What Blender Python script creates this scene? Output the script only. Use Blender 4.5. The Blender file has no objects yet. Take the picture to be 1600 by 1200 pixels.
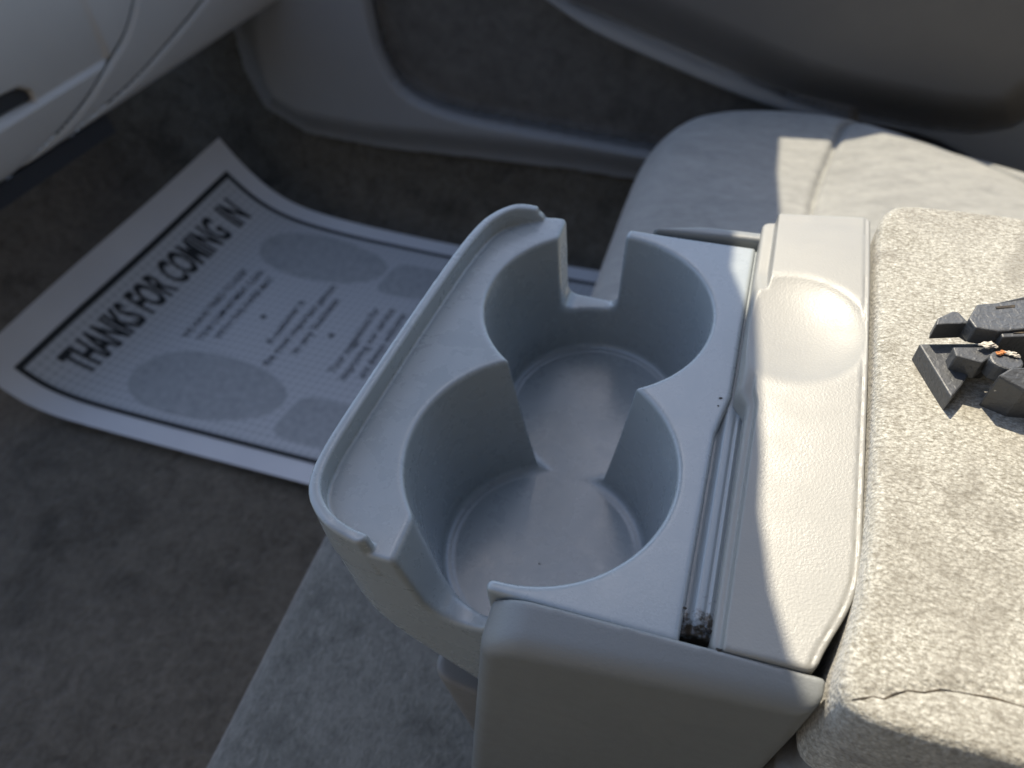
import bpy, bmesh, math, random
import numpy as np
from mathutils import Vector, Matrix

# ------------------------------------------------------------------ camera, world, sun, exposure
S = bpy.context.scene
H = 0.18
R = np.array([[0.9504976972, -0.1968218762, 0.2404480747],
              [0.3055647682, 0.7325741830, -0.6082476789],
              [-0.0564296025, 0.6516104783, 0.7564519050]])
F = 1124.008
cam = bpy.data.cameras.new('camera'); co = bpy.data.objects.new('camera', cam)
S.collection.objects.link(co); S.camera = co
M = Matrix([list(r) for r in R]).to_4x4(); M.translation = (0, 0, H); co.matrix_world = M
cam.sensor_width = 36; cam.lens = F / 1600 * 36; cam.clip_start = 0.005; cam.clip_end = 200
cam.dof.use_dof = True; cam.dof.focus_distance = 0.205; cam.dof.aperture_fstop = 12.0

SUN_AZ = Vector((-0.50, 1.0)).normalized(); SUN_EL = math.radians(57)
SD = Vector((SUN_AZ.x * math.cos(SUN_EL), SUN_AZ.y * math.cos(SUN_EL), math.sin(SUN_EL)))  # towards the sun
w = bpy.data.worlds.new('World'); S.world = w; w.use_nodes = True
nt = w.node_tree; bg = nt.nodes['Background']
sky = nt.nodes.new('ShaderNodeTexSky'); sky.sky_type = 'NISHITA'; sky.sun_disc = False
sky.sun_elevation = SUN_EL; sky.sun_rotation = math.atan2(SD.x, SD.y)
nt.links.new(sky.outputs[0], bg.inputs[0]); bg.inputs[1].default_value = 0.15
sun = bpy.data.lights.new('sun', 'SUN'); sun.energy = 3.6; sun.angle = math.radians(0.5); sun.color = (1, 0.90, 0.72)
so = bpy.data.objects.new('sun', sun); S.collection.objects.link(so)
so.rotation_euler = (-SD).to_track_quat('-Z', 'Y').to_euler()
S.view_settings.view_transform = 'Standard'; S.view_settings.look = 'None'
S.view_settings.gamma = 1; S.view_settings.use_curve_mapping = False
S.view_settings.exposure = 0.86
S.render.engine = 'CYCLES'
S.cycles.use_denoising = True
S.cycles.max_bounces = 10; S.cycles.diffuse_bounces = 6
S.cycles.sample_clamp_indirect = 8
random.seed(4); RNG = np.random.default_rng(7)

# ------------------------------------------------------------------ measuring helpers (photo ray onto a real plane)
def ray(px, py):
    return R @ np.array([px - 800., -(py - 600.), -F])
def at(px, py, z):
    d = ray(px, py); return d * ((z - H) / d[2]) + np.array([0, 0, H])
def aty(px, py, y):
    d = ray(px, py); return d * (y / d[1]) + np.array([0, 0, H])

# ------------------------------------------------------------------ object helpers
def link(o, parent=None):
    S.collection.objects.link(o)
    if parent is not None: o.parent = parent
    return o
def thing(name, label, cat, loc=(0, 0, 0), group=None):
    o = bpy.data.objects.new(name, None); o.empty_display_size = 0.02; S.collection.objects.link(o)
    o.location = loc; o['label'] = label; o['category'] = cat
    if group: o['group'] = group
    return o
def tag(o, label, cat):
    o['label'] = label; o['category'] = cat; return o
def mesh_obj(name, verts, faces, mat, parent=None, smooth=True, label=None):
    me = bpy.data.meshes.new(name)
    verts = np.asarray(verts, float)
    if parent is not None: verts = verts - np.array(parent_world(parent))
    me.from_pydata([tuple(v) for v in verts], [], [tuple(int(i) for i in f) for f in faces])
    me.materials.append(mat); me.update()
    if smooth: me.polygons.foreach_set('use_smooth', [True] * len(me.polygons))
    o = bpy.data.objects.new(name, me); link(o, parent)
    if label: o['label'] = label
    return o
def parent_world(p):
    v = Vector((0, 0, 0))
    while p is not None: v = v + p.location; p = p.parent
    return tuple(v)
def bevelled(o, wd, seg=2, ang=35):
    b = o.modifiers.new('bevel', 'BEVEL'); b.width = wd; b.segments = seg
    b.limit_method = 'ANGLE'; b.angle_limit = math.radians(ang); b.harden_normals = False
    return o
def prism(name, poly, z0, mat, parent, bev=0.0005, smooth=False):
    """poly: list of (x,y,ztop); bottom z0 (number or list)"""
    n = len(poly); zb = z0 if hasattr(z0, '__len__') else [z0] * n
    top = [tuple(p) for p in poly]; bot = [(p[0], p[1], zb[i]) for i, p in enumerate(poly)]
    faces = [list(range(n)), list(range(2 * n - 1, n - 1, -1))]
    for i in range(n): faces.append([i, i + n, (i + 1) % n + n, (i + 1) % n])
    o = mesh_obj(name, top + bot, faces, mat, parent, smooth=smooth)
    bm = bmesh.new(); bm.from_mesh(o.data); bmesh.ops.recalc_face_normals(bm, faces=bm.faces); bm.to_mesh(o.data); bm.free()
    if bev: bevelled(o, bev)
    return o

# ---- signed distance toolkit
def smin(a, b, k): 
    h = np.clip(0.5 + 0.5 * (b - a) / k, 0, 1); return b * (1 - h) + a * h - k * h * (1 - h)
def smax(a, b, k): return -smin(-a, -b, k)
def poly_sd(x, y, poly):
    if x.ndim == 3 and x.shape[2] > 1: return np.broadcast_to(poly_sd(x[:, :, :1], y[:, :, :1], poly), x.shape)
    d = np.full(x.shape, 1e9); s = np.ones(x.shape)
    n = len(poly)
    for i in range(n):
        ax, ay = poly[i]; bx, by = poly[i - 1]
        ex, ey = bx - ax, by - ay; wx, wy = x - ax, y - ay
        t = np.clip((wx * ex + wy * ey) / (ex * ex + ey * ey + 1e-18), 0, 1)
        d = np.minimum(d, (wx - ex * t) ** 2 + (wy - ey * t) ** 2)
        c1 = y >= ay; c2 = y < by; c3 = ex * wy > ey * wx
        flip = (c1 & c2 & c3) | (~c1 & ~c2 & ~c3)
        s = np.where(flip, -s, s)
    return s * np.sqrt(d)
def line_d(x, y, pts):
    if np.ndim(x) == 3 and x.shape[2] > 1: return np.broadcast_to(line_d(x[:, :, :1], y[:, :, :1], pts), x.shape)
    d = np.full(np.shape(x), 1e9)
    for (ax, ay), (bx, by) in zip(pts[:-1], pts[1:]):
        ex, ey = bx - ax, by - ay
        t = np.clip(((x - ax) * ex + (y - ay) * ey) / (ex * ex + ey * ey + 1e-18), 0, 1)
        d = np.minimum(d, np.hypot(x - ax - ex * t, y - ay - ey * t))
    return d
def rbox(x, y, z, c, b, r):
    qx = np.abs(x - c[0]) - (b[0] - r); qy = np.abs(y - c[1]) - (b[1] - r); qz = np.abs(z - c[2]) - (b[2] - r)
    return np.sqrt(np.maximum(qx, 0) ** 2 + np.maximum(qy, 0) ** 2 + np.maximum(qz, 0) ** 2) + np.minimum(np.maximum(qx, np.maximum(qy, qz)), 0) - r
def chaikin(p, n=2, closed=True):
    p = [tuple(q) for q in p]
    for _ in range(n):
        o = []; m = len(p)
        rng = range(m) if closed else range(m - 1)
        if not closed: o.append(p[0])
        for i in rng:
            a = p[i]; b = p[(i + 1) % m]
            o.append(tuple(.75 * a[k] + .25 * b[k] for k in range(len(a)))); o.append(tuple(.25 * a[k] + .75 * b[k] for k in range(len(a))))
        if not closed: o.append(p[-1])
        p = o
    return p
def sdf_mesh(name, f, lo, hi, h, mat, parent=None, label=None):
    lo = np.array(lo, float); hi = np.array(hi, float)
    n = np.ceil((hi - lo) / h).astype(int) + 1
    ax = [lo[i] + h * np.arange(n[i]) for i in range(3)]
    X, Y, Z = np.meshgrid(*ax, indexing='ij')
    V = f(X, Y, Z)
    for a in range(3):                        # close the shape at the border of the box
        sl = [slice(None)] * 3
        for e in (0, -1): sl[a] = e; V[tuple(sl)] = np.maximum(V[tuple(sl)], h * .5)
    ins = V < 0
    c = np.zeros(tuple(n - 1), int)
    for i in (0, 1):
        for j in (0, 1):
            for k in (0, 1): c += ins[i:n[0] - 1 + i, j:n[1] - 1 + j, k:n[2] - 1 + k]
    act = (c > 0) & (c < 8)
    idx = -np.ones(act.shape, int); I, J, K = np.nonzero(act); idx[I, J, K] = np.arange(len(I))
    acc = np.zeros((len(I), 3)); cnt = np.zeros(len(I))
    cor = [(0, 0, 0), (1, 0, 0), (0, 1, 0), (1, 1, 0), (0, 0, 1), (1, 0, 1), (0, 1, 1), (1, 1, 1)]
    for a in range(8):
        for b in range(a + 1, 8):
            A, B = cor[a], cor[b]
            if sum(abs(A[q] - B[q]) for q in range(3)) != 1: continue
            va = V[I + A[0], J + A[1], K + A[2]]; vb = V[I + B[0], J + B[1], K + B[2]]
            m = (va < 0) != (vb < 0); t = np.where(m, va / np.where(m, va - vb, 1), 0)
            for q in range(3): acc[:, q] += np.where(m, A[q] + t * (B[q] - A[q]), 0)
            cnt += m
    P = lo + h * (np.stack([I, J, K], 1) + acc / cnt[:, None])
    e = h * .25
    for _ in range(2):
        v = f(P[:, 0], P[:, 1], P[:, 2])
        g = np.stack([f(P[:, 0] + e, P[:, 1], P[:, 2]) - f(P[:, 0] - e, P[:, 1], P[:, 2]),
                      f(P[:, 0], P[:, 1] + e, P[:, 2]) - f(P[:, 0], P[:, 1] - e, P[:, 2]),
                      f(P[:, 0], P[:, 1], P[:, 2] + e) - f(P[:, 0], P[:, 1], P[:, 2] - e)], 1) / (2 * e)
        st = -(v / np.maximum((g * g).sum(1), .2))[:, None] * g
        L = np.linalg.norm(st, axis=1, keepdims=True); st *= np.minimum(1, h * .4 / np.maximum(L, 1e-12))
        P = np.clip(P + st * .9, lo, hi)
    fs = []
    for a in range(3):
        b, c2 = (a + 1) % 3, (a + 2) % 3
        s0 = [slice(1, -1)] * 3; s0[a] = slice(0, -1)
        s1 = [slice(1, -1)] * 3; s1[a] = slice(1, None)
        A = ins[tuple(s0)]; B = ins[tuple(s1)]
        q = np.nonzero(A != B); fl = A[q]
        base = [q[0].copy(), q[1].copy(), q[2].copy()]
        for d in (b, c2): base[d] = base[d] + 1
        def g_(db, dc):
            t = [u.copy() for u in base]; t[b] = t[b] - 1 + db; t[c2] = t[c2] - 1 + dc
            return idx[t[0], t[1], t[2]]
        v00, v10, v11, v01 = g_(0, 0), g_(1, 0), g_(1, 1), g_(0, 1)
        fs.append(np.where(fl[:, None], np.stack([v00, v10, v11, v01], 1), np.stack([v00, v01, v11, v10], 1)))
    Fq = np.concatenate(fs); Fq = Fq[(Fq >= 0).all(1)]
    me = bpy.data.meshes.new(name)
    if parent is not None: P = P - np.array(parent_world(parent))
    me.vertices.add(len(P)); me.vertices.foreach_set('co', P.astype(np.float32).ravel())
    me.loops.add(Fq.size); me.loops.foreach_set('vertex_index', Fq.astype(np.int32).ravel())
    me.polygons.add(len(Fq)); me.polygons.foreach_set('loop_start', np.arange(0, Fq.size, 4, dtype=np.int32))
    me.polygons.foreach_set('loop_total', np.full(len(Fq), 4, dtype=np.int32))
    me.polygons.foreach_set('use_smooth', np.ones(len(Fq), bool))
    me.materials.append(mat); me.update(calc_edges=True); me.validate()
    o = bpy.data.objects.new(name, me); link(o, parent)
    if label: o['label'] = label
    return o
def tube(name, pts, r, mat, parent=None, seg=8, closed=False, label=None):
    pts = [Vector(p) for p in pts]; V = []; Fc = []; n = len(pts)
    up = Vector((0, 0, 1))
    for i, p in enumerate(pts):
        a = pts[max(i - 1, 0)]; b = pts[min(i + 1, n - 1)]; t = (b - a).normalized()
        s = t.cross(up)
        if s.length < 1e-4: s = Vector((1, 0, 0))
        s.normalize(); u = s.cross(t)
        rr = r[i] if hasattr(r, '__len__') else r
        for k in range(seg):
            q = 2 * math.pi * k / seg; V.append(p + s * math.cos(q) * rr + u * math.sin(q) * rr)
    for i in range(n - 1):
        for k in range(seg):
            Fc.append([i * seg + k, i * seg + (k + 1) % seg, (i + 1) * seg + (k + 1) % seg, (i + 1) * seg + k])
    Fc.append(list(range(seg))[::-1]); Fc.append([(n - 1) * seg + k for k in range(seg)])
    return mesh_obj(name, V, Fc, mat, parent, label=label)

# ------------------------------------------------------------------ materials
def mat_new(name):
    m = bpy.data.materials.new(name); m.use_nodes = True
    return m, m.node_tree, m.node_tree.nodes['Principled BSDF']
def N(t, k, **kw):
    n = t.nodes.new(k)
    for a, b in kw.items():
        if a in n.inputs: n.inputs[a].default_value = b
        else: setattr(n, a, b)
    return n
def coords(t, scale=(1, 1, 1), rot=(0, 0, 0)):
    tc = t.nodes.new('ShaderNodeTexCoord'); mp = t.nodes.new('ShaderNodeMapping')
    mp.inputs['Scale'].default_value = scale; mp.inputs['Rotation'].default_value = rot
    t.links.new(tc.outputs['Object'], mp.inputs['Vector']); return mp.outputs[0]
def noise(t, vec, scale, detail=3, rough=.5, dist=0):
    n = N(t, 'ShaderNodeTexNoise'); n.inputs['Scale'].default_value = scale
    n.inputs['Detail'].default_value = detail; n.inputs['Roughness'].default_value = rough
    n.inputs['Distortion'].default_value = dist
    t.links.new(vec, n.inputs['Vector']); return n.outputs['Fac']
def ramp(t, fac, stops):
    r = N(t, 'ShaderNodeValToRGB'); e = r.color_ramp.elements
    while len(e) < len(stops): e.new(.5)
    for i, (p, c) in enumerate(stops):
        e[i].position = p; e[i].color = (*(c if hasattr(c, '__len__') else (c, c, c)), 1)
    t.links.new(fac, r.inputs[0]); return r.outputs[0]
def mix(t, fac, a, b, mode='MIX'):
    m = N(t, 'ShaderNodeMix', data_type='RGBA', blend_type=mode)
    for s, v in ((0, fac), (6, a), (7, b)):
        if hasattr(v, 'node'): t.links.new(v, m.inputs[s])
        else: m.inputs[s].default_value = v if s == 0 else (*v, 1)
    return m.outputs[2]
def math_n(t, op, a, b=None):
    m = N(t, 'ShaderNodeMath', operation=op)
    for i, v in enumerate((a, b)):
        if v is None: continue
        if hasattr(v, 'node'): t.links.new(v, m.inputs[i])
        else: m.inputs[i].default_value = v
    return m.outputs[0]
def bump(t, b, height, dist, strength=1, prev=None):
    n = N(t, 'ShaderNodeBump'); n.inputs['Distance'].default_value = dist; n.inputs['Strength'].default_value = strength
    t.links.new(height, n.inputs['Height'])
    if prev is not None: t.links.new(prev, n.inputs['Normal'])
    t.links.new(n.outputs[0], b.inputs['Normal']); return n.outputs[0]

def plastic(name, col, rough, grain=900, gd=.00012, spec=.5, dirt=.5, dirtcol=(.16, .12, .07), grime_end=None):
    m, t, b = mat_new(name)
    v = coords(t)
    d = ramp(t, noise(t, v, 55, 6, .62), [(.60, 0.), (.80, 1.)])
    c0 = mix(t, noise(t, v, 22, 4), tuple(q * .94 for q in col), tuple(min(1, q * 1.05) for q in col))
    c1 = mix(t, math_n(t, 'MULTIPLY', d, .10 * dirt), c0, dirtcol)
    sp = ramp(t, noise(t, v, 420, 2, .5), [(.80, 0.), (.82, 1.)])
    c2 = mix(t, math_n(t, 'MULTIPLY', sp, .5 * dirt), c1, dirtcol)
    if grime_end is not None:            # grime collected at the near end of the groove
        sy = N(t, 'ShaderNodeSeparateXYZ'); t.links.new(v, sy.inputs[0])
        mr = N(t, 'ShaderNodeMapRange'); mr.inputs[1].default_value = grime_end + .016; mr.inputs[2].default_value = grime_end; t.links.new(sy.outputs[1], mr.inputs[0])
        nn = math_n(t, 'ADD', math_n(t, 'MULTIPLY', noise(t, v, 380, 5, .7), .9), math_n(t, 'MULTIPLY', mr.outputs[0], .42))
        c2 = mix(t, ramp(t, nn, [(.66, 0.), (.80, 1.)]), c2, (.045, .033, .02))
    t.links.new(c2, b.inputs['Base Color'])
    rr = ramp(t, noise(t, v, 90, 4, .6), [(.3, rough - .05), (.7, rough + .07)]); t.links.new(rr, b.inputs['Roughness'])
    b.inputs['Specular IOR Level'].default_value = spec
    n1 = bump(t, b, noise(t, v, grain, 2, .5, .4), gd, 1)
    # faint scratches
    w1 = noise(t, coords(t, (300, 14, 60), (0, 0, .5)), 1, 3, .6)
    bump(t, b, ramp(t, w1, [(.72, 0.), (.80, 1.)]), .00001, .3, n1)
    return m
def fabric(name, c_lo, c_hi, sc=260, bd=.0012, stretch=(1, 1, 1), blot=9, bscale=.6, pile=None):
    m, t, b = mat_new(name)
    v = coords(t, stretch)
    v1 = coords(t)
    n_f = noise(t, v, sc, 4, .65, .6)
    n_m = noise(t, v, sc * .22, 4, .6, 1.2)
    n_b = noise(t, v1, blot, 5, .6)
    f = math_n(t, 'ADD', math_n(t, 'MULTIPLY', n_f, .45), math_n(t, 'ADD', math_n(t, 'MULTIPLY', n_m, .35), math_n(t, 'MULTIPLY', n_b, .20)))
    c = ramp(t, f, [(.36, c_lo), (.62, c_hi)])
    st = ramp(t, noise(t, v1, blot * 1.7, 5, .65, .4), [(.52, 0.), (.74, 1.)])
    c = mix(t, math_n(t, 'MULTIPLY', st, bscale), c, tuple(q * .55 for q in c_lo))
    t.links.new(c, b.inputs['Base Color']); b.inputs['Roughness'].default_value = .95
    b.inputs['Specular IOR Level'].default_value = .15
    b.inputs['Sheen Weight'].default_value = .25; b.inputs['Sheen Roughness'].default_value = .5
    n1 = bump(t, b, n_f, bd, 1)
    bump(t, b, n_m, bd * 1.2, 1, n1)
    return m

M_TRAY = plastic('tray_plastic_shaded', (.325, .355, .362), .27, grain=1300, gd=.00003, spec=.8, dirt=.16)  # same plastic as the cover, its blue shade put into the colour
M_STRIP = plastic('strip_plastic', (.285, .315, .325), .36, grain=1300, gd=.00004, spec=.7, dirt=.5, grime_end=-.0775)
M_COVER = plastic('cover_plastic_sunlit', (.285, .278, .252), .40, grain=1500, gd=.00006, dirt=.5)  # same plastic as the tray, recoloured darker and warmer for its sunlit tone
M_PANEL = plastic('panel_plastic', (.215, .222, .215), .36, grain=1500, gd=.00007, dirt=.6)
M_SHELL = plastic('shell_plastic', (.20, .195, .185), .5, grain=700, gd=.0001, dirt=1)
M_DASH = plastic('dash_plastic', (.48, .45, .405), .5, grain=700, gd=.0003, dirt=.3)
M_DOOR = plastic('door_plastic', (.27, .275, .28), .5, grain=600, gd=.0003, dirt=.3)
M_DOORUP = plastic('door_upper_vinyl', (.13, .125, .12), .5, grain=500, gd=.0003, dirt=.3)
M_ROOF = plastic('headliner', (.34, .30, .25), .8, dirt=.3)
M_DRIVER = plastic('driver_blocker_matte', (.25, .22, .18), .9, dirt=.3)  # surface of the added light blocker on the driver side
M_DARK = plastic('dark_trim', (.030, .031, .034), .5, grain=700, gd=.0002, dirt=.3)
M_BLACK = plastic('black_plastic', (.065, .067, .070), .48, grain=700, gd=.0003, spec=.6, dirt=2, dirtcol=(.42, .40, .36))
m, t, b = mat_new('armrest_velour'); M_ARM = m
v = coords(t)
def voro(t, vec, scale, rnd=1.):
    n = N(t, 'ShaderNodeTexVoronoi'); n.inputs['Scale'].default_value = scale; n.inputs['Randomness'].default_value = rnd
    t.links.new(vec, n.inputs['Vector']); return n.outputs['Distance']
wv = N(t, 'ShaderNodeVectorMath', operation='ADD'); nz = N(t, 'ShaderNodeTexNoise'); nz.inputs['Scale'].default_value = 260
sc_ = N(t, 'ShaderNodeVectorMath', operation='SCALE'); sc_.inputs['Scale'].default_value = .0022
t.links.new(v, nz.inputs['Vector']); t.links.new(nz.outputs['Color'], sc_.inputs[0]); t.links.new(v, wv.inputs[0]); t.links.new(sc_.outputs[0], wv.inputs[1])
cell = voro(t, wv.outputs[0], 820); fine = noise(t, v, 1900, 3, .6); mid = noise(t, coords(t, (1, 2.6, 1), (0, 0, .7)), 620, 4, .65, .3); big = noise(t, v, 34, 5, .62, .8)
f = math_n(t, 'ADD', math_n(t, 'MULTIPLY', fine, .30), math_n(t, 'ADD', math_n(t, 'MULTIPLY', mid, .42), math_n(t, 'MULTIPLY', big, .28)))
c = ramp(t, f, [(.39, (.235, .215, .165)), (.49, (.43, .41, .35)), (.59, (.72, .69, .60))])
c = mix(t, math_n(t, 'MULTIPLY', ramp(t, big, [(.46, 0.), (.66, 1.)]), .68), c, (.175, .158, .125))
c = mix(t, math_n(t, 'MULTIPLY', ramp(t, cell, [(.35, 0.), (.80, 1.)]), .38), c, (.12, .10, .07))
t.links.new(c, b.inputs['Base Color']); b.inputs['Roughness'].default_value = .9; b.inputs['Specular IOR Level'].default_value = .2
b.inputs['Sheen Weight'].default_value = .3
n1 = bump(t, b, math_n(t, 'SUBTRACT', 1., cell), .00030, 1); bump(t, b, mid, .00040, .8, n1)
M_SEAT = fabric('seat_cloth', (.24, .24, .225), (.37, .365, .335), sc=110, bd=.0006, stretch=(1, 3.2, 1), blot=8, bscale=.25)
M_CUSH = fabric('cushion_cloth', (.095, .096, .087), (.20, .20, .182), sc=420, bd=.0007, stretch=(1.3, .8, 1), blot=18, bscale=.6)
M_INSET = fabric('door_cloth', (.085, .08, .074), (.15, .143, .132), sc=60, bd=.001, blot=10, bscale=.4)
M_CARPET = fabric('carpet_pile', (.075, .065, .050), (.165, .145, .115), sc=160, bd=.003, blot=7, bscale=.8)
m, t, b = mat_new('gap_grime'); M_GRIME = m
v = coords(t); t.links.new(ramp(t, noise(t, v, 300, 4), [(.35, (.012, .013, .016)), (.7, (.10, .075, .045))]), b.inputs['Base Color']); b.inputs['Roughness'].default_value = .9
m, t, b = mat_new('fluff'); M_FLUFF = m
b.inputs['Base Color'].default_value = (.55, .5, .42, 1); b.inputs['Roughness'].default_value = 1
m, t, b = mat_new('rust_fluff'); M_RUST = m
b.inputs['Base Color'].default_value = (.55, .22, .08, 1); b.inputs['Roughness'].default_value = 1
m, t, b = mat_new('ink'); M_INK = m
b.inputs['Base Color'].default_value = (.025, .028, .03, 1); b.inputs['Roughness'].default_value = .8
m, t, b = mat_new('faded_ink'); M_INK2 = m
b.inputs['Base Color'].default_value = (.15, .15, .155, 1); b.inputs['Roughness'].default_value = .8
m, t, b = mat_new('grey_print'); M_PRINT = m
v = coords(t); t.links.new(ramp(t, noise(t, v, 140, 3), [(.3, (.30, .32, .33)), (.7, (.41, .425, .435))]), b.inputs['Base Color']); b.inputs['Roughness'].default_value = .85
m, t, b = mat_new('paper'); M_PAPER = m
v = coords(t); t.links.new(ramp(t, noise(t, v, 12, 4), [(.3, (.63, .64, .66)), (.7, (.69, .70, .715))]), b.inputs['Base Color']); b.inputs['Roughness'].default_value = .85
bump(t, b, noise(t, v, 9, 4), .004, .5)
m, t, b = mat_new('paper_grid'); M_GRID = m     # light ruled squares over a pale grey tint
uv = N(t, 'ShaderNodeUVMap'); sx = N(t, 'ShaderNodeSeparateXYZ'); t.links.new(uv.outputs[0], sx.inputs[0])
def ruled(o):
    fr = math_n(t, 'FRACT', math_n(t, 'MULTIPLY', o, 1 / .0095)); return math_n(t, 'LESS_THAN', fr, .24)
g = math_n(t, 'MAXIMUM', ruled(sx.outputs[0]), ruled(sx.outputs[1]))
t.links.new(mix(t, g, (.43, .45, .465), (.56, .575, .59)), b.inputs['Base Color']); b.inputs['Roughness'].default_value = .85

# ================================================================== SETTING : floor
def grid_sheet(name, fn, nu, nv, mat, parent=None, uvf=None, mask=None, thick=0):
    U, Vv = np.meshgrid(np.linspace(0, 1, nu), np.linspace(0, 1, nv), indexing='ij')
    P = fn(U, Vv).reshape(-1, 3)
    i = np.arange(nu * nv).reshape(nu, nv)
    q = np.stack([i[:-1, :-1], i[1:, :-1], i[1:, 1:], i[:-1, 1:]], -1).reshape(-1, 4)
    if mask is not None:
        mk = mask(U, Vv).reshape(-1); q = q[mk[q].all(1)]
    used = np.unique(q); rm = -np.ones(nu * nv, int); rm[used] = np.arange(len(used))
    o = mesh_obj(name, P[used], rm[q], mat, parent)
    if uvf is not None:
        uvl = o.data.uv_layers.new(name='UVMap'); UV = uvf(U, Vv).reshape(-1, 2)[used]
        li = np.zeros(len(o.data.loops), int); o.data.loops.foreach_get('vertex_index', li)
        uvl.data.foreach_set('uv', UV[li].astype(np.float32).ravel())
    if thick:
        s = o.modifiers.new('thickness', 'SOLIDIFY'); s.thickness = thick; s.offset = -1
    return o
def sstep(a, b, x): t_ = np.clip((x - a) / (b - a), 0, 1); return t_ * t_ * (3 - 2 * t_)
def lump(x, y, s=1.):
    return (np.sin(x * 9.1 * s + 1.3 * np.sin(y * 7.7 * s)) * np.sin(y * 11.3 * s + 2 * np.sin(x * 5.1 * s + 1)) + .5 * np.sin(x * 23 * s + y * 17 * s))
def floor_z(x, y):
    z = -.462 + .004 * lump(x, y)
    z = z + sstep(-.80, -1.25, x) * .40                       # toe board
    z = z + sstep(.74, .90, y) * .13 + sstep(.86, 1.0, y) * .1  # sill side
    z = z + .05 * sstep(.28, .05, y) * sstep(-.5, -.3, x) * 0
    return z
def floor_fn(U, V_):
    x = -1.4 + U * 2.2; y = -.7 + V_ * 1.62
    return np.stack([x, y, floor_z(x, y)], -1)
fl = grid_sheet('floor', floor_fn, 160, 130, M_CARPET); fl['kind'] = 'structure'

# ================================================================== passenger door
Y0 = .82
def dpt(px, py): p = aty(px, py, Y0); return (p[0], p[2])
door = thing('door_trim', 'grey passenger door trim with dark fabric inset beyond the seat', 'door trim', (0, Y0, -.2))
D_out = [dpt(*q) for q in [(360, -60), (366, 40), (385, 110), (415, 165), (480, 205), (600, 228), (760, 245), (900, 262), (985, 276), (1200, 310), (1700, 380)]]
D_out += [(.9, -.35), (.9, .0), (-.9, .0), (-.75, -.1)]
D_in = chaikin([dpt(*q) for q in [(575, -120), (588, 0), (604, 70), (640, 135), (720, 168), (830, 188), (990, 218), (1250, 262), (1560, 310), (1500, 205), (1290, 165), (1180, 135), (1060, 84), (960, 40), (905, 8), (700, -140)]], 2)
D_up = [dpt(*q) for q in [(735, -160), (830, -60), (905, -10), (1000, 30), (1100, 72), (1235, 132), (1330, 158), (1440, 182), (1520, 188), (1575, 180), (1610, 160), (1700, 90)]] + [(.9, -.05), (.9, .005), (-.5, .005)]
bead = [dpt(*q) for q in [(700, -160), (800, -60), (885, -3), (1000, 48), (1100, 92), (1225, 140), (1320, 160)]]
def door_h(x, z):
    so_ = poly_sd(x, z, D_out); si = poly_sd(x, z, D_in); su = poly_sd(x, z, D_up); b_ = line_d(x, z, bead)
    h = .030 * sstep(0, -.055, so_) - .018 * np.clip(-so_ / .02, 0, 1) * 0
    h = h - .030 * sstep(.006, -.012, si)
    h = h + .032 * sstep(.0, -.06, su)
    h = h + np.sqrt(np.maximum(0, .012 ** 2 - np.minimum(b_, .012) ** 2)) * 1.1
    return h
DX0, DX1, DZ0, DZ1 = -.9, .72, -.46, .0
def door_fn(U, V_):
    x = DX0 + U * (DX1 - DX0); z = DZ0 + V_ * (DZ1 - DZ0)
    return np.stack([x, Y0 - door_h(x, z), z], -1)
def dmask(fn):
    def k(U, V_):
        x = DX0 + U * (DX1 - DX0); z = DZ0 + V_ * (DZ1 - DZ0); return fn(x, z)
    return k
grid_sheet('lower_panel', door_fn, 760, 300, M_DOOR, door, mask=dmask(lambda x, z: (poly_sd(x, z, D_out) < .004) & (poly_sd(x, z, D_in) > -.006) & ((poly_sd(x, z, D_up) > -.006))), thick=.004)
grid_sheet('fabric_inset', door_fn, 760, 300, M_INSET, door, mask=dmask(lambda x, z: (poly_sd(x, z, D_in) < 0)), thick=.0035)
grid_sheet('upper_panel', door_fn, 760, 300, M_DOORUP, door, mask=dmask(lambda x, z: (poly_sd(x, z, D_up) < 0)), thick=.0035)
# outer skin of the door closes the cabin behind the trim
mesh_obj('outer_skin', [(-.95, .87, -.5), (.9, .87, -.5), (.9, .87, .0), (-.95, .87, .0), (-.95, .90, -.5), (.9, .90, -.5), (.9, .90, .0), (-.95, .90, .0)],
         [(0, 1, 2, 3), (7, 6, 5, 4), (0, 4, 5, 1), (1, 5, 6, 2), (2, 6, 7, 3), (3, 7, 4, 0)], M_CARPET, door, smooth=False)

# ================================================================== dashboard
A = at(-60, 340, -.165); B = at(450, 0, -.165)
ud = (B - A) / np.linalg.norm(B - A); nd = np.array([ud[1], -ud[0], 0]); nd = nd if nd[0] > 0 else -nd
upd = np.array([0, 0, 1.])
dash = thing('dashboard', 'pale grey glove box side of the dashboard overhanging the dark footwell', 'dashboard', tuple(A))
prof = [(-.30, .012), (-.06, .004), (-.016, .0), (-.004, .004), (.003, .014), (.012, .05), (.016, .10), (.010, .15), (-.012, .20), (-.05, .245), (-.11, .275), (-.35, .30)]
prof = chaikin(prof, 3, closed=False); prof = np.array(prof)
sl = np.concatenate([[0], np.cumsum(np.hypot(*np.diff(prof, axis=0).T))]); SL = sl[-1]
def dplane(px, py):                      # photo ray onto the dash face
    d = ray(px, py); o = np.array([0, 0, H]); tt = ((A + nd * .012 - o) @ nd) / (d @ nd); p = o + d * tt - A
    return (p @ ud, p[2])
UL0, UL1 = -.25, 1.0
seamA = chaikin([dplane(*q) for q in [(214, -40), (207, 20), (196, 60), (176, 95), (150, 150), (112, 205), (60, 262), (30, 300)]], 2, False)
seamB = chaikin([dplane(*q) for q in [(345, -40), (320, 2), (275, 62), (225, 125), (180, 170), (140, 205)]], 2, False)
ledge = [dplane(*q) for q in [(-120, 275), (0, 205), (176, 94)]]
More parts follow.
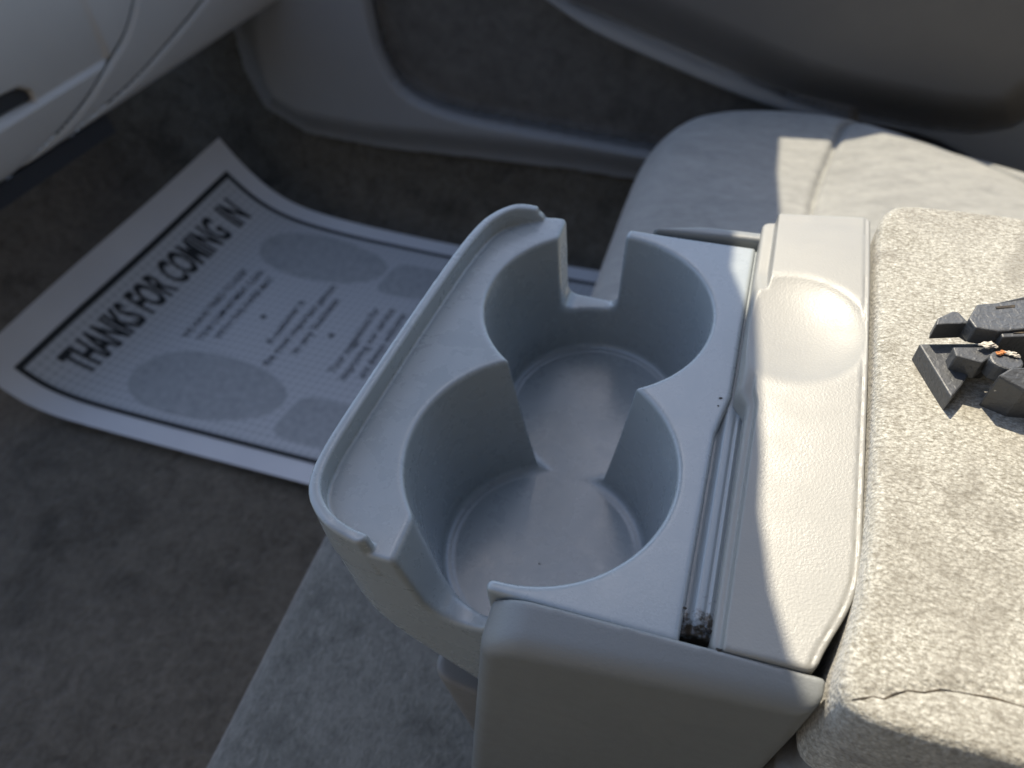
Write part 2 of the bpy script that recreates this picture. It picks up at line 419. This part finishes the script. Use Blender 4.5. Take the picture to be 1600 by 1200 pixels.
slot = [dplane(*q) for q in [(-80, 210), (-60, 178), (0, 158), (34, 142), (52, 146), (58, 158), (0, 190), (-60, 222)]]
def dash_uv(U, V_):
    u = UL0 + U * (UL1 - UL0); s = V_ * SL
    return u, np.interp(s, sl, prof[:, 0]), np.interp(s, sl, prof[:, 1])
def dash_fn(U, V_):
    u, d, v = dash_uv(U, V_)
    g_ = np.zeros_like(u)
    front = d > -.1
    sa = line_d(u, v, seamA); sb = line_d(u, v, seamB)
    g_ -= .006 * np.exp(-(sa / .0022) ** 2) * front + .0045 * np.exp(-(sb / .002) ** 2) * front
    lx0, ly0 = ledge[1]; lx1, ly1 = ledge[2]
    above = v - (ly0 + (u - lx0) * (ly1 - ly0) / (lx1 - lx0))   # ledge : the part above is recessed
    left = (u < lx1 + (v - ly1) * .0)
    g_ -= .005 * sstep(-.001, .0025, above) * sstep(lx1 + .002, lx1 - .006, u) * np.exp(-np.maximum(above, 0) / .05) * front
    g_ -= .03 * sstep(.003, -.004, poly_sd(u, v, slot)) * front
    d2 = d + g_
    P = A[None, None, :] + u[..., None] * ud + d2[..., None] * nd + v[..., None] * upd
    return P
def sideof(u, v, pts):                    # signed offset across a seam that runs roughly downwards
    p = np.array(sorted(pts, key=lambda q: q[1])); return u - np.interp(v, p[:, 1], p[:, 0])
def gl_mask(U, V_): u, d, v = dash_uv(U, V_); return (sideof(u, v, seamA) < -.0009) & (d > -.1)
def tr_mask(U, V_): u, d, v = dash_uv(U, V_); return ((sideof(u, v, seamA) > .0009) & (sideof(u, v, seamB) < -.0007)) & (d > -.1)
def re_mask(U, V_): u, d, v = dash_uv(U, V_); return (sideof(u, v, seamB) > .0007) | (d < -.095)
NU, NV = 1000, 420
glove = grid_sheet('glove_box_door', dash_fn, NU, NV, M_DASH, dash, mask=gl_mask)
grid_sheet('side_trim', dash_fn, NU, NV, M_DASH, dash, mask=tr_mask)
grid_sheet('dash_panel', dash_fn, NU, NV, M_DASH, dash, mask=re_mask)
def dd(v_): k = np.argsort(prof[-200:, 1]); return float(np.interp(v_, prof[:, 1][10:], prof[:, 0][10:]))
for nm, sm in (('seam_gap', seamA), ('seam_gap', seamB)):
    tube(nm, [A + ud * q[0] + nd * (dd(q[1]) - .0085) + upd * q[1] for q in sm if q[1] > .012], .0035, M_DARK, dash)
# dark plate standing in for shade in the latch opening, and the dark edge below
def dash_pt(u, d, v): return A + ud * u + nd * d + upd * v
cx = np.mean([q[0] for q in slot]); 
sl_o = mesh_obj('latch_dark_plate', [dash_pt(q[0], .003, q[1]) for q in slot] + [dash_pt(q[0], -.012, q[1]) for q in slot],
                [list(range(8))] + [[i, (i + 1) % 8, (i + 1) % 8 + 8, i + 8] for i in range(8)], M_DARK, dash, smooth=False)
e0 = dplane(-80, 345)[0]; e1 = dplane(190, 176)[0]
mesh_obj('under_edge', [dash_pt(a, d, v_) for a in (e0, e1) for d, v_ in ((-.012, -.001), (-.012, -.020), (-.055, -.022), (-.055, -.001))],
         [(0, 1, 2, 3), (7, 6, 5, 4), (0, 4, 5, 1), (1, 5, 6, 2), (2, 6, 7, 3), (3, 7, 4, 0)], M_DARK, dash, smooth=False)

# ================================================================== passenger seat
seat = thing('passenger_seat', 'light grey cloth passenger seat half in sun beside the door', 'car seat', (.1, .5, -.42))
ZS = -.20
S_out = chaikin([(-.096, .30), (-.1, .45), (-.099, .60), (-.094, .66), (-.070, .715), (-.030, .742), (.02, .752), (.10, .746), (.165, .722), (.25, .685), (.45, .60), (.60, .55), (.60, .28), (-.07, .28)], 2)
S_in = chaikin([tuple(at(*q, ZS)[:2]) for q in [(1327, 180), (1300, 235), (1278, 290), (1264, 350), (1255, 480)]] + [(.04, .30), (.6, .30)] +
               [tuple(at(*q, ZS)[:2]) for q in [(1800, 395), (1600, 277), (1480, 222), (1400, 196)]], 2)
def seat_f(x, y, z):
    d2 = poly_sd(x, y, S_out)
    zt = ZS + .003 * lump(x * 1.4, y * 1.4)
    # softly ruched cloth
    rr = .0006 * np.sin(y * 260 + 6 * np.sin(x * 21) + 3 * np.sin(y * 31)) * sstep(-.01, -.04, d2)
    si = poly_sd(x, y, S_in)
    zt = zt + rr * .5 + .010 * sstep(0, -.05, si) - .007 * np.exp(-(si / .0035) ** 2)
    return smax(d2, z - zt, .055)
sdf_mesh('seat_cushion', seat_f, (-.125, .262, -.34), (.605, .775, -.17), .0030, M_SEAT, seat)
sdf_mesh('seat_base', lambda x, y, z: rbox(x, y, z, (.27, .51, -.395), (.33, .21, .07), .02), (-.08, .28, -.48), (.62, .74, -.31), .01, M_DARK, seat)
weld = chaikin([tuple(at(*q, ZS)[:2]) for q in [(1327, 180), (1300, 235), (1278, 290), (1264, 350)]], 2, False)

# ================================================================== centre seat cushion under the console
cush = thing('centre_seat', 'grey stained cloth centre seat cushion beneath the cup holder', 'car seat', (.1, 0, -.44))
def cush_f(x, y, z):
    zt = -.2 + .003 * lump(x * 1.2 + 1, y * 1.2)
    d = smax(smax(-(x + .196), x - .6, .02), smax(y - .245, -(y + .45), .02), .02)
    return smax(d, z - zt, .014)
sdf_mesh('cushion', cush_f, (-.21, -.46, -.31), (.61, .26, -.18), .004, M_CUSH, cush)
sdf_mesh('cushion_base', lambda x, y, z: rbox(x, y, z, (.2, -.1, -.39), (.38, .33, .09), .02), (-.2, -.45, -.49), (.6, .25, -.28), .012, M_DARK, cush)

# ================================================================== armrest
ZA = .0160
arm = thing('armrest', 'worn beige velour armrest pad in full sun holding the black clip', 'armrest', (.2, .15, -.05))
A_out = chaikin([(.0470, .088), (.0498, .12), (.0508, .18), (.0505, .225), (.052, .246), (.062, .2545), (.11, .2545), (.2, .246), (.45, .236), (.45, .060), (.2, .0615), (.11, .0618), (.065, .0618), (.0465, .0625), (.0425, .0705)], 2)
seamP = chaikin([tuple(at(*q, ZA)[:2]) for q in [(1296, 1088), (1340, 1086), (1400, 1083), (1470, 1075), (1520, 1080), (1600, 1102), (1760, 1135)]], 2, False)
def arm_f(x, y, z):
    d2 = poly_sd(x, y, A_out)
    zt = ZA + .002 * sstep(0, -.05, d2) + .0008 * lump(x * 5, y * 5)
    s = line_d(x, y, seamP)
    zt = zt - .0007 * np.exp(-(s / .0012) ** 2)
    # near side sags outwards below the seam
    q = smax(d2, z - zt, .0040)
    return smax(q, -(z + .035), .01)
def arm_sel(x, y, z): return arm_f(x, y, z)
sdf_mesh('pad', arm_sel, (.042, .045, -.04), (.30, .262, .022), .00115, M_ARM, arm)
sp = [at(*q, ZA + .002) for q in [(1300, 1087), (1318, 1088), (1340, 1085), (1356, 1084), (1372, 1081), (1388, 1086), (1405, 1078), (1425, 1073), (1450, 1077), (1475, 1073), (1500, 1077), (1530, 1083), (1560, 1088), (1600, 1100), (1640, 1112), (1700, 1130)]]
sp2 = []
for p_ in sp:
    z_ = ZA + .006; 
    for _ in range(150):
        if arm_f(np.array([p_[0]]), np.array([p_[1]]), np.array([z_]))[0] <= 0: break
        z_ -= .0001
    else: continue
    sp2.append((p_[0], p_[1], z_ + .0001))
tube('seam', sp2, [.00022 + .00012 * math.sin(i * 2.1) for i in range(len(sp2))], M_GRIME, arm)
def armbase_f(x, y, z):
    d2 = poly_sd(x, y, [(p[0] + .004 * (1 if p[0] < .2 else 0), p[1]) for p in A_out])
    rib = .0028 * np.exp(-((z + .050 + (x - .06) * .05) / .003) ** 2)
    return smax(smax(d2 - .001 - rib - .006 * sstep(-.04, -.075, z), z + .032, .003), -(z + .19), .01)
sdf_mesh('arm_base', armbase_f, (.036, .03, -.195), (.30, .272, -.028), .002, M_SHELL, arm)

# ================================================================== cup holder console
con = thing('cup_holder', 'grey plastic fold-out cup holder with two joined wells and side notches', 'cup holder', (-.03, .155, -.2))
CN = (-.0403, .1191); CF = (-.0391, .1890)
T_out = [(.0092, .0740), (.0094, .142), (.0124, .158), (.0124, .2345)] + chaikin([(.012, .2348), (-.03, .2345), (-.062, .2365), (-.077, .2345), (-.088, .227), (-.0945, .213), (-.0985, .17), (-.1015, .120), (-.1025, .097), (-.100, .085), (-.092, .0775), (-.083, .0745), (-.066, .0742), (.013, .0741)], 2, False)
def tray_solid(x, y, z):
    """outer tub : slight draft, swept-up nose"""
    d2 = poly_sd(x, y, T_out)
    d2 = d2 + np.clip(-z, 0, .1) * .035
    nose = ((x + .100) * -.058 + (z + .052) * -.048) / math.hypot(.058, .048)   # underside slopes down towards the hinge
    q = smax(d2, nose, .016)
    return smax(q, -(z + .104), .006)
def cone(x, y, z, c, r0, r1, dep):
    return np.hypot(x - c[0], y - c[1]) - (r0 + (r0 - r1) * np.clip(z, -dep, .01) / dep)
def wells(x, y, z):
    a = cone(x, y, z, CN, .0413, .0370, .060); b_ = cone(x, y, z, CF, .0410, .0370, .060)
    q = smin(a, b_, .0012)
    ra = smin(np.hypot(x - CN[0], y - CN[1]), np.hypot(x - CF[0], y - CF[1]), .012)
    return smax(q, -(z + .0603 + .0004 * sstep(.0342, .0328, ra)), .0028)
def rim_d(x, y):
    return poly_sd(x, y, T_out)
def tray_f(x, y, z):
    q = smax(tray_solid(x, y, z), z, .0016)
    # raised lip round the front with broken ends
    o2 = poly_sd(x, y, T_out)
    ring = np.maximum(o2, -(o2 + .0036))
    endn = np.where(y < .12, x + .0775 + z * .20 - .0016 * sstep(.0745, .0762, y) , x + .0715 + z * .55 - .0003 * np.sin(z * 1300))
    top = z - (.0078 - .0018 * sstep(-.090, -.079, x) * (y < .12) - .0028 * sstep(-.084, -.071, x) * (y > .2))
    ring = smax(smax(ring, top, .0011), endn, .0010)
    ring = np.maximum(ring, -(z + .012))
    q = smin(q, ring, .0005)
    # wells
    q = smax(q, -wells(x, y, z), .0017)
    # far mug-handle notch: a slot through the wall, slight slant
    cxn = -.0500 + .0; hw = .0127 + z * -.0 - .06 * np.clip(-z, 0, .04) * .6
    far = smax(np.abs(x - cxn) - hw, -(z + .0385), .006); far = smax(far, -(y - .200), .002)
    q = smax(q, -far, .0022)
    # near notch, long sloped left cheek
    nl = -(x + .0690 - .17 * np.clip(-z, 0, .04)); nr = x + .0425
    near = smax(smax(nl, nr, .003), -(z + .0355), .011); near = smax(near, y - .105, .002)
    q = smax(q, -near, .0022)
    # shallow gutter along the cover and chipped, dirty corner
    return q
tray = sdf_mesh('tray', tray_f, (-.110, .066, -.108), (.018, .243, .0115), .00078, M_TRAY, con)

# front cover (the lid the tray folds under): stepped leading edge, finger scoop
DC = at(1258, 548, .016)
def cover_top(x, y):
    yy = (y - .069) / .168
    zz = .0050 + (x - .02) * .11 + .0014 * np.sin(np.clip(yy, 0, 1) * math.pi) + .0070 * sstep(.05, 1, yy)
    return zz
def cover_f(x, y, z):
    xr = .0490 - .0092 * sstep(.112, .071, y) ** 2
    up = sstep(.149, .156, y)
    x0 = .0166 - .0036 * up
    zt = cover_top(x, y)
    hi_ = sstep(x0 + .0028 + .0022 * up, x0 + .0020 + .0022 * up, x)
    inscoop = np.exp(-((y - .178) / .027) ** 6)
    zt = zt - (.0030 + .0016 * up) * hi_ * (1 - inscoop)
    d = smax(smax(x0 - x, x - xr, .0010), smax(.0737 - y + 0 * x, y - .2425, .0015), .003)
    q = smax(d, z - zt, .0013 + .003 * inscoop * sstep(x0 + .006, x0, x))
    sx_ = (x - .0165) / .0350; sy_ = (y - .1790) / .0345; sz_ = (z - .0172) / .0085
    ell = (np.sqrt(sx_ ** 2 + sy_ ** 2 + sz_ ** 2) - 1) * .0085
    q = smax(q, -ell, .0005)
    gv = np.hypot(x - (xr - .0016), (z - zt)) - .00035
    q = smax(q, -gv, .0005)
    return smax(q, -(z + .036), .002)
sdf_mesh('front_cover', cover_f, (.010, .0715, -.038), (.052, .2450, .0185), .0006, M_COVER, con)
def strip_f(x, y, z):
    lo_ = 1 - sstep(.148, .160, y)
    zt = -.0028 + .0020 * sstep(.0100, .0122, x) - .0008 * np.exp(-((x - .0166) / .0008) ** 2) - .0005 * np.exp(-((x - .0146) / .0005) ** 2)
    zt = zt * lo_ + (1 - lo_) * -.0018 - .0012 * sstep(.083, .079, y)
    d = smax(np.maximum(.0080 - x, x - .0190), smax(.0783 - y, y - .2350, .001), .0003)
    return smax(smax(d, z - zt, .0008), -(z + .012), .001)
sdf_mesh('hinge_strip', strip_f, (.0070, .0770, -.013), (.0200, .2360, .001), .0005, M_STRIP, con)

# near side panel : long arm with a rounded top edge, rising to the rear
def panel_f(x, y, z):
    zt = .0022 + (x + .038) * .048 - .006 * np.clip((-.028 - x) / .012, 0, 2) ** 2
    yo = .0602 + (x + .038) * .070
    ztop = zt - .30 * (.0736 - y)
    xf = -.0395 - .12 * np.clip(-z, 0, .3)
    xr = .0425 - .02 * np.clip(-z - .02, 0, .3)
    d = smax(smax(xf - x, x - xr, .004), y - .0736, .0012)
    q = smax(d, z - ztop, .0013)
    q = smax(q, yo - y, .0055)
    return smax(q, -(z + .185), .004)
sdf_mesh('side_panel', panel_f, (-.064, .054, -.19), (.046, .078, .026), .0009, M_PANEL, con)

# far hinge arm
def far_f(x, y, z):
    ylo = .2366 + .0008 * sstep(-.02, .012, x); yhi = .2425 - .0045 * sstep(-.005, -.03, x)
    zt = .0005 + (x + .03) * .03
    d = smax(smax(ylo - y, y - yhi, .001), smax(-.028 - x, x - .0165, .001), .002)
    return smax(smax(d, z - zt, .0018), -(z + .19), .002)
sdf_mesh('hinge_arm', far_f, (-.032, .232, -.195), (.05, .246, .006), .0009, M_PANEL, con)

# hinge trough under the cover, its near end open and dirty
def boxm(name, lo, hi, mat, par):
    x0, y0, z0 = lo; x1, y1, z1 = hi
    return mesh_obj(name, [(x0, y0, z1), (x1, y0, z1), (x1, y1, z1), (x0, y1, z1), (x0, y0, z0), (x1, y0, z0), (x1, y1, z0), (x0, y1, z0)],
                    [(0, 1, 2, 3), (7, 6, 5, 4), (0, 4, 5, 1), (1, 5, 6, 2), (2, 6, 7, 3), (3, 7, 4, 0)], mat, par, smooth=False)
boxm('dirt', (.0075, .0742, -.03), (.0215, .0780, -.0070), M_GRIME, con)
# lower housing with the dark gap under the tub
def house_f(x, y, z):
    xf = -.074 + .11 * np.clip(-z - .1, 0, .12) + .10 * sstep(-.115, -.098, z) * 0
    q = smax(smax(xf - x, x - .034, .01), smax(.0762 - y, y - .234, .01), .008)
    return smax(smax(q, z + .098 + (x + .074) * .35, .003), -(z + .202), .003)
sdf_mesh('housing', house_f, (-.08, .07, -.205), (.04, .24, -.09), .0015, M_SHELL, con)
sdf_mesh('pivot_block', lambda x, y, z: rbox(x, y, z, (-.012, .156, -.1), (.044, .074, .03), .006), (-.06, .078, -.135), (.036, .234, -.066), .003, M_GRIME, con)

# ================================================================== black broken clip on the armrest
clip = thing('plastic_clip', 'broken black plastic clip with forked jaws lying on the armrest', 'clip', (.085, .17, ZA + .002))
ZB = ZA + .0016
def P3(pts):      # (px,py,z)
    return [tuple(at(a, b_, c)) for a, b_, c in pts]
prism('lower_jaw', P3([(a, b_, ZB + .0052) for a, b_ in [(1436, 537), (1487, 621), (1503, 602), (1519, 578), (1526, 569), (1546, 570), (1562, 556), (1640, 556), (1700, 530), (1620, 528), (1522, 536)]]), ZB - .0022, M_BLACK, clip, .0005)
prism('upper_jaw', P3([(1463, 507, ZB + .0125), (1465, 497, ZB + .0125), (1488, 486, ZB + .0125), (1498, 487, ZB + .0125), (1510, 500, ZB + .0125), (1522, 504, ZB + .0125), (1524, 513, ZB + .0125), (1512, 505, ZB + .0125)]), ZB + .0065, M_BLACK, clip, .0004)
prism('body', P3([(1514, 497, ZB + .0145), (1527, 475, ZB + .0145), (1556, 473, ZB + .0145), (1600, 463, ZB + .015), (1680, 455, ZB + .015), (1690, 512, ZB + .015), (1600, 514, ZB + .0148), (1562, 518, ZB + .0145), (1525, 512, ZB + .0145)]), ZB + .0085, M_BLACK, clip, .0004)
prism('rear_block', P3([(1562, 517, ZB + .0138), (1574, 514, ZB + .0138), (1690, 506, ZB + .0138), (1690, 522, ZB + .0138), (1567, 527, ZB + .0138)]), ZB + .0035, M_BLACK, clip, .0004)
prism('middle_bar', P3([(1489, 542, ZB + .0108), (1545, 542, ZB + .0108), (1552, 555, ZB + .0108), (1535, 567, ZB + .0108), (1494, 556, ZB + .0108)]), ZB + .004, M_BLACK, clip, .0004)
prism('front_block', P3([(1560, 586, ZB + .012), (1580, 574, ZB + .012), (1700, 570, ZB + .012), (1700, 612, ZB + .012), (1600, 612, ZB + .010)]), ZB - .0022, M_BLACK, clip, .0006)
prism('slot', P3([(1556, 479, ZB + .01475), (1586, 476, ZB + .01475), (1586, 480, ZB + .01475), (1557, 482, ZB + .01475)]), ZB + .0140, M_GRIME, clip, 0)
prism('slot', P3([(1583, 518, ZB + .0140), (1640, 513, ZB + .0140), (1640, 517, ZB + .0140), (1584, 521, ZB + .0140)]), ZB + .0130, M_GRIME, clip, 0)
pc = at(1573, 562, ZB + .0118)
pin = [(pc[0] + .0042 * math.cos(a), pc[1] + .0036 * math.sin(a), ZB + .0118) for a in np.linspace(0, 2 * math.pi, 24, endpoint=False)]
prism('pin', pin, ZB + .006, M_BLACK, clip, .0006)
# crumbs and dirt specks on the tray
# bits of lint and plaster caught in the joint
def crumb(name, p, r, mat, parent, seed):
    rg = np.random.default_rng(seed); bm = bmesh.new(); bmesh.ops.create_icosphere(bm, subdivisions=2, radius=r)
    for v_ in bm.verts: v_.co = Vector(p) - Vector(parent_world(parent)) + Vector((v_.co.x * 1.5, v_.co.y * .9, v_.co.z * .6)) * (0.45 + rg.random() * 1.1)
    me = bpy.data.meshes.new(name); bm.to_mesh(me); bm.free(); me.materials.append(mat)
    return link(bpy.data.objects.new(name, me), parent)
for i, (a, b_, zz_, r_) in enumerate([(843, 881, -.0606, .00028), (1126, 622, .0001, .00035), (1122, 634, .0001, .0002), (1070, 950, .0001, .0003), (1106, 985, -.001, .0008), (1088, 981, -.001, .0005), (1124, 1016, .0042, .0005)]):
    crumb('dirt_speck', at(a, b_, zz_), r_, M_GRIME, con, 50 + i)
for i, (a, b_, r, mt) in enumerate([(1545, 538, .0010, M_FLUFF), (1539, 540, .0008, M_FLUFF), (1551, 540, .0007, M_FLUFF), (1562, 552, .0006, M_RUST), (1567, 550, .0005, M_RUST), (1574, 551, .0006, M_FLUFF), (1582, 553, .0007, M_FLUFF), (1589, 556, .0006, M_FLUFF)]):
    crumb('lint', at(a, b_, ZB + .0124), r, mt, clip, i)

# ================================================================== paper floor mat
paper = thing('paper_floor_mat', 'printed white paper floor mat curling up in the dark footwell', 'paper mat', (-.4, .5, -.45))
def path(pts, n=400):
    p = np.array(chaikin(pts, 3, False)); s = np.concatenate([[0], np.cumsum(np.hypot(*np.diff(p, axis=0).T))])
    return s, p
NS, NP = path([(-.768, -.372), (-.752, -.415), (-.715, -.444), (-.62, -.4485), (-.4, -.450), (-.05, -.450)])
FS, FP = path([(-.684, -.322), (-.660, -.365), (-.618, -.408), (-.55, -.430), (-.37, -.444), (-.20, -.449), (.0, -.449)])
YN, YW = .318, .405
def paper_pt(u, v, lift=0.):
    """u 0..1 across the width, v metres from the front edge"""
    xn = np.interp(v, NS, NP[:, 0]); zn = np.interp(v, NS, NP[:, 1]); xf = np.interp(v, FS, FP[:, 0]); zf = np.interp(v, FS, FP[:, 1])
    k = u
    x = xn + (xf - xn) * k; z = zn + (zf - zn) * k + .0015 * np.sin(v * 23 + u * 6) * np.sin(u * 3.14)
    return np.stack([x, YN + YW * u + 0 * v, z + lift], -1)
VL = .60
def psheet(name, u0, u1, v0, v1, lift, mat, nu, nv, uvs=False):
    return grid_sheet(name, lambda U, V_: paper_pt(u0 + U * (u1 - u0), v0 + V_ * (v1 - v0), lift), nu, nv, mat, paper,
                      uvf=(lambda U, V_: np.stack([(u0 + U * (u1 - u0)) * YW, v0 + V_ * (v1 - v0)], -1)) if uvs else None)
psheet('sheet', 0, 1, 0, VL, 0, M_PAPER, 60, 120)
BU0, BU1, BV0 = .075, .925, .045      # printed frame
psheet('printed_grid', BU0, BU1, BV0, VL, .0006, M_GRID, 60, 110, True)
bw = .015
psheet('printed_border', BU0 - bw, BU0, BV0 - bw * YW * 1.3, VL, .0009, M_INK, 2, 160)
psheet('printed_border', BU1, BU1 + bw, BV0 - bw * YW * 1.3, VL, .0009, M_INK, 2, 160)
psheet('printed_border', BU0, BU1, BV0 - bw * YW * 1.3, BV0, .0009, M_INK, 120, 3)
def map_print(name, me_verts, faces, mat, lift=.0011):
    P = paper_pt(np.array([q[0] for q in me_verts]), np.array([q[1] for q in me_verts]), lift)
    return mesh_obj(name, P, faces, mat, paper, smooth=False)
def flat_text(name, body, u0, u1, vc, cap, mat, bold=0., lift=.0011, skew=0.):
    """text runs along u from u0 to u1 (share of the sheet width), cap height in metres, its top towards the front edge"""
    cu = bpy.data.curves.new(name, 'FONT'); cu.body = body; cu.size = 1; cu.align_x = 'CENTER'; cu.offset = bold; cu.resolution_u = 3
    o = bpy.data.objects.new(name, cu); S.collection.objects.link(o)
    dg = bpy.context.evaluated_depsgraph_get(); me = bpy.data.meshes.new_from_object(o.evaluated_get(dg))
    bpy.data.objects.remove(o)
    bm = bmesh.new(); bm.from_mesh(me); bmesh.ops.triangulate(bm, faces=bm.faces)
    bmesh.ops.subdivide_edges(bm, edges=[e for e in bm.edges if e.calc_length() > .3], cuts=2)
    bmesh.ops.triangulate(bm, faces=bm.faces)
    xs = [v_.co.x for v_ in bm.verts]; x0, x1 = min(xs), max(xs)
    V = [(u0 + (v_.co.x - x0) / (x1 - x0) * (u1 - u0), vc - (v_.co.y - .35) * cap / .7 + skew * ((v_.co.x - x0) / (x1 - x0) - .5)) for v_ in bm.verts]; bm.verts.index_update()
    Fc = [[v_.index for v_ in f_.verts] for f_ in bm.faces]; bm.free(); bpy.data.meshes.remove(me)
    return map_print(name, V, Fc, mat, lift)
flat_text('headline', 'THANKS FOR COMING', .145, .775, .0815, .040, M_INK, bold=.034)
flat_text('headline', 'IN', .808, .868, .0815, .040, M_INK, bold=.034)
blob_later = []
tc = .0098
for k, (s_, a_, b_) in enumerate([('WE HAVE TRIED TO KEEP', .36, .665), ('YOUR COMPARTMENT CLEAN', .365, .68), ('WITH THIS PAPER MAT', .385, .665)]): flat_text('printed_text', s_, a_, b_, .157 + k * .0195, tc, M_INK, .006, skew=-.006)
for k, (s_, a_, b_) in enumerate([('A customer is', .41, .605), ('the most important person', .33, .70), ('in any business', .40, .645)]): flat_text('printed_text', s_, a_, b_, .259 + k * .0190, tc * 1.15, M_INK, .006, skew=-.010)
for k, (s_, a_, b_) in enumerate([('Your suggestions for', .365, .645), ('improving our service', .35, .655), ('are always welcome', .37, .64)]): flat_text('printed_text', s_, a_, b_, .356 + k * .0190, tc * 1.15, M_INK, .006, skew=-.012)
def blob(name, uc, vc, ru, rv, mat, pw=2.0, n=48, waist=0.):
    V = [(uc, vc)]; 
    rings = 6
    for r_ in range(1, rings + 1):
        for a in range(n):
            q = 2 * math.pi * a / n; c, s = math.cos(q), math.sin(q)
            rr = (abs(c) ** pw + abs(s) ** pw) ** (-1 / pw)
            wv = 1 - waist * s
            V.append((uc + ru * rr * c * wv * r_ / rings, vc + rv * rr * s * r_ / rings))
    Fc = [[0, 1 + a, 1 + (a + 1) % n] for a in range(n)]
    for r_ in range(1, rings):
        for a in range(n):
            i = 1 + (r_ - 1) * n; Fc.append([i + a, i + n + a, i + n + (a + 1) % n, i + (a + 1) % n])
    return map_print(name, V, Fc, mat, .0009)
blob('printed_dot', .505, .229, .0085, .0036, M_INK, n=16); blob('printed_dot', .50, .326, .0085, .0036, M_INK, n=16)
blob('printed_shoe_sole', .215, .243, .115, .100, M_PRINT, 2.2, waist=.12); blob('printed_shoe_heel', .19, .400, .080, .046, M_PRINT, 4)
blob('printed_shoe_sole', .80, .232, .100, .090, M_PRINT, 2.2, waist=.12); blob('printed_shoe_heel', .785, .368, .075, .042, M_PRINT, 4)
# ================================================================== cabin shell: roof and rear wall, plus added unseen light blockers
body = thing('cabin_shell', 'cabin roof and rear wall around the seats, with added light blockers', 'cabin', (-.3, 1.0, .6))
HR = .36
def up_to(p, hgt):
    k = (hgt - p[2]) / SD.z; return (p[0] + SD.x * k, p[1] + SD.y * k, hgt)
edge = [(1290, 1085, .015), (1275, 1040, .017), (1240, 970, .017), (1200, 880, .016), (1175, 800, .015), (1160, 700, .013), (1166, 640, .012), (1163, 480, .0), (1125, 385, .0), (1212, 345, ZS), (1206, 250, ZS), (1215, 150, ZS)]
E3 = [up_to(at(*q), HR) for q in edge]
0 and print('EDGE', [tuple(round(float(c), 3) for c in e) for e in E3])
mesh_top = [(e[0], e[1]) for e in E3]
wid = .05
pl = mesh_top + [(mesh_top[-1][0], 1.2), (mesh_top[-1][0] - wid, 1.2)] + [(a - wid, b_) for a, b_ in mesh_top[::-1]]
prism('shadow_edge_strip', [(a, b_, HR + .02) for a, b_ in pl], HR, M_DARK, body, 0)  # unseen strip added and shaped to cast the crisp shadow edge
def slab(name, pts, mat):
    n = len(pts) // 2
    return mesh_obj(name, pts, [list(range(n)), list(range(2 * n - 1, n - 1, -1))] + [[i, i + n, (i + 1) % n + n, (i + 1) % n] for i in range(n)], mat, body, smooth=False)
Rf = [(-.04, -.75), (1.3, -.75), (1.3, .42), (-.04, .42)]
slab('roof', [(a, b_, .74) for a, b_ in Rf] + [(a, b_, .78) for a, b_ in Rf], M_ROOF)
Bk = [(-.75, -.5), (.9, -.5), (.8, .74), (-.75, .74)]
Dv = [(-.9, -.5), (.8, -.5), (.8, .74), (-.35, .74), (-.9, .2)]
slab('driver_side_blocker', [(a, -.5, b_) for a, b_ in Dv] + [(a, -.54, b_) for a, b_ in Dv], M_DRIVER)  # added out of view to block light from the driver side
slab('rear_bulkhead', [(.78, a, b_) for a, b_ in Bk] + [(.82, a, b_) for a, b_ in Bk], M_ROOF)

# ================================================================== unseen sheet added high beside the car to shade its front half
blocker = thing('sun_blocker', 'flat grey sheet added out of view to block the sun', 'sun_blocker', (-1.1, 1.6, 2))
HA = 2.0
ea = [up_to(at(*q), HA) for q in edge]
pa = [(p[0] - .022, p[1]) for p in ea] + [(ea[-1][0] - .022, 2.45), (-1.75, 2.45), (-1.75, .95), (ea[0][0] - .022, .95)]
prism('sun_blocker_sheet', [(a, b_, HA + .03) for a, b_ in pa], HA, M_DARK, blocker, 0)
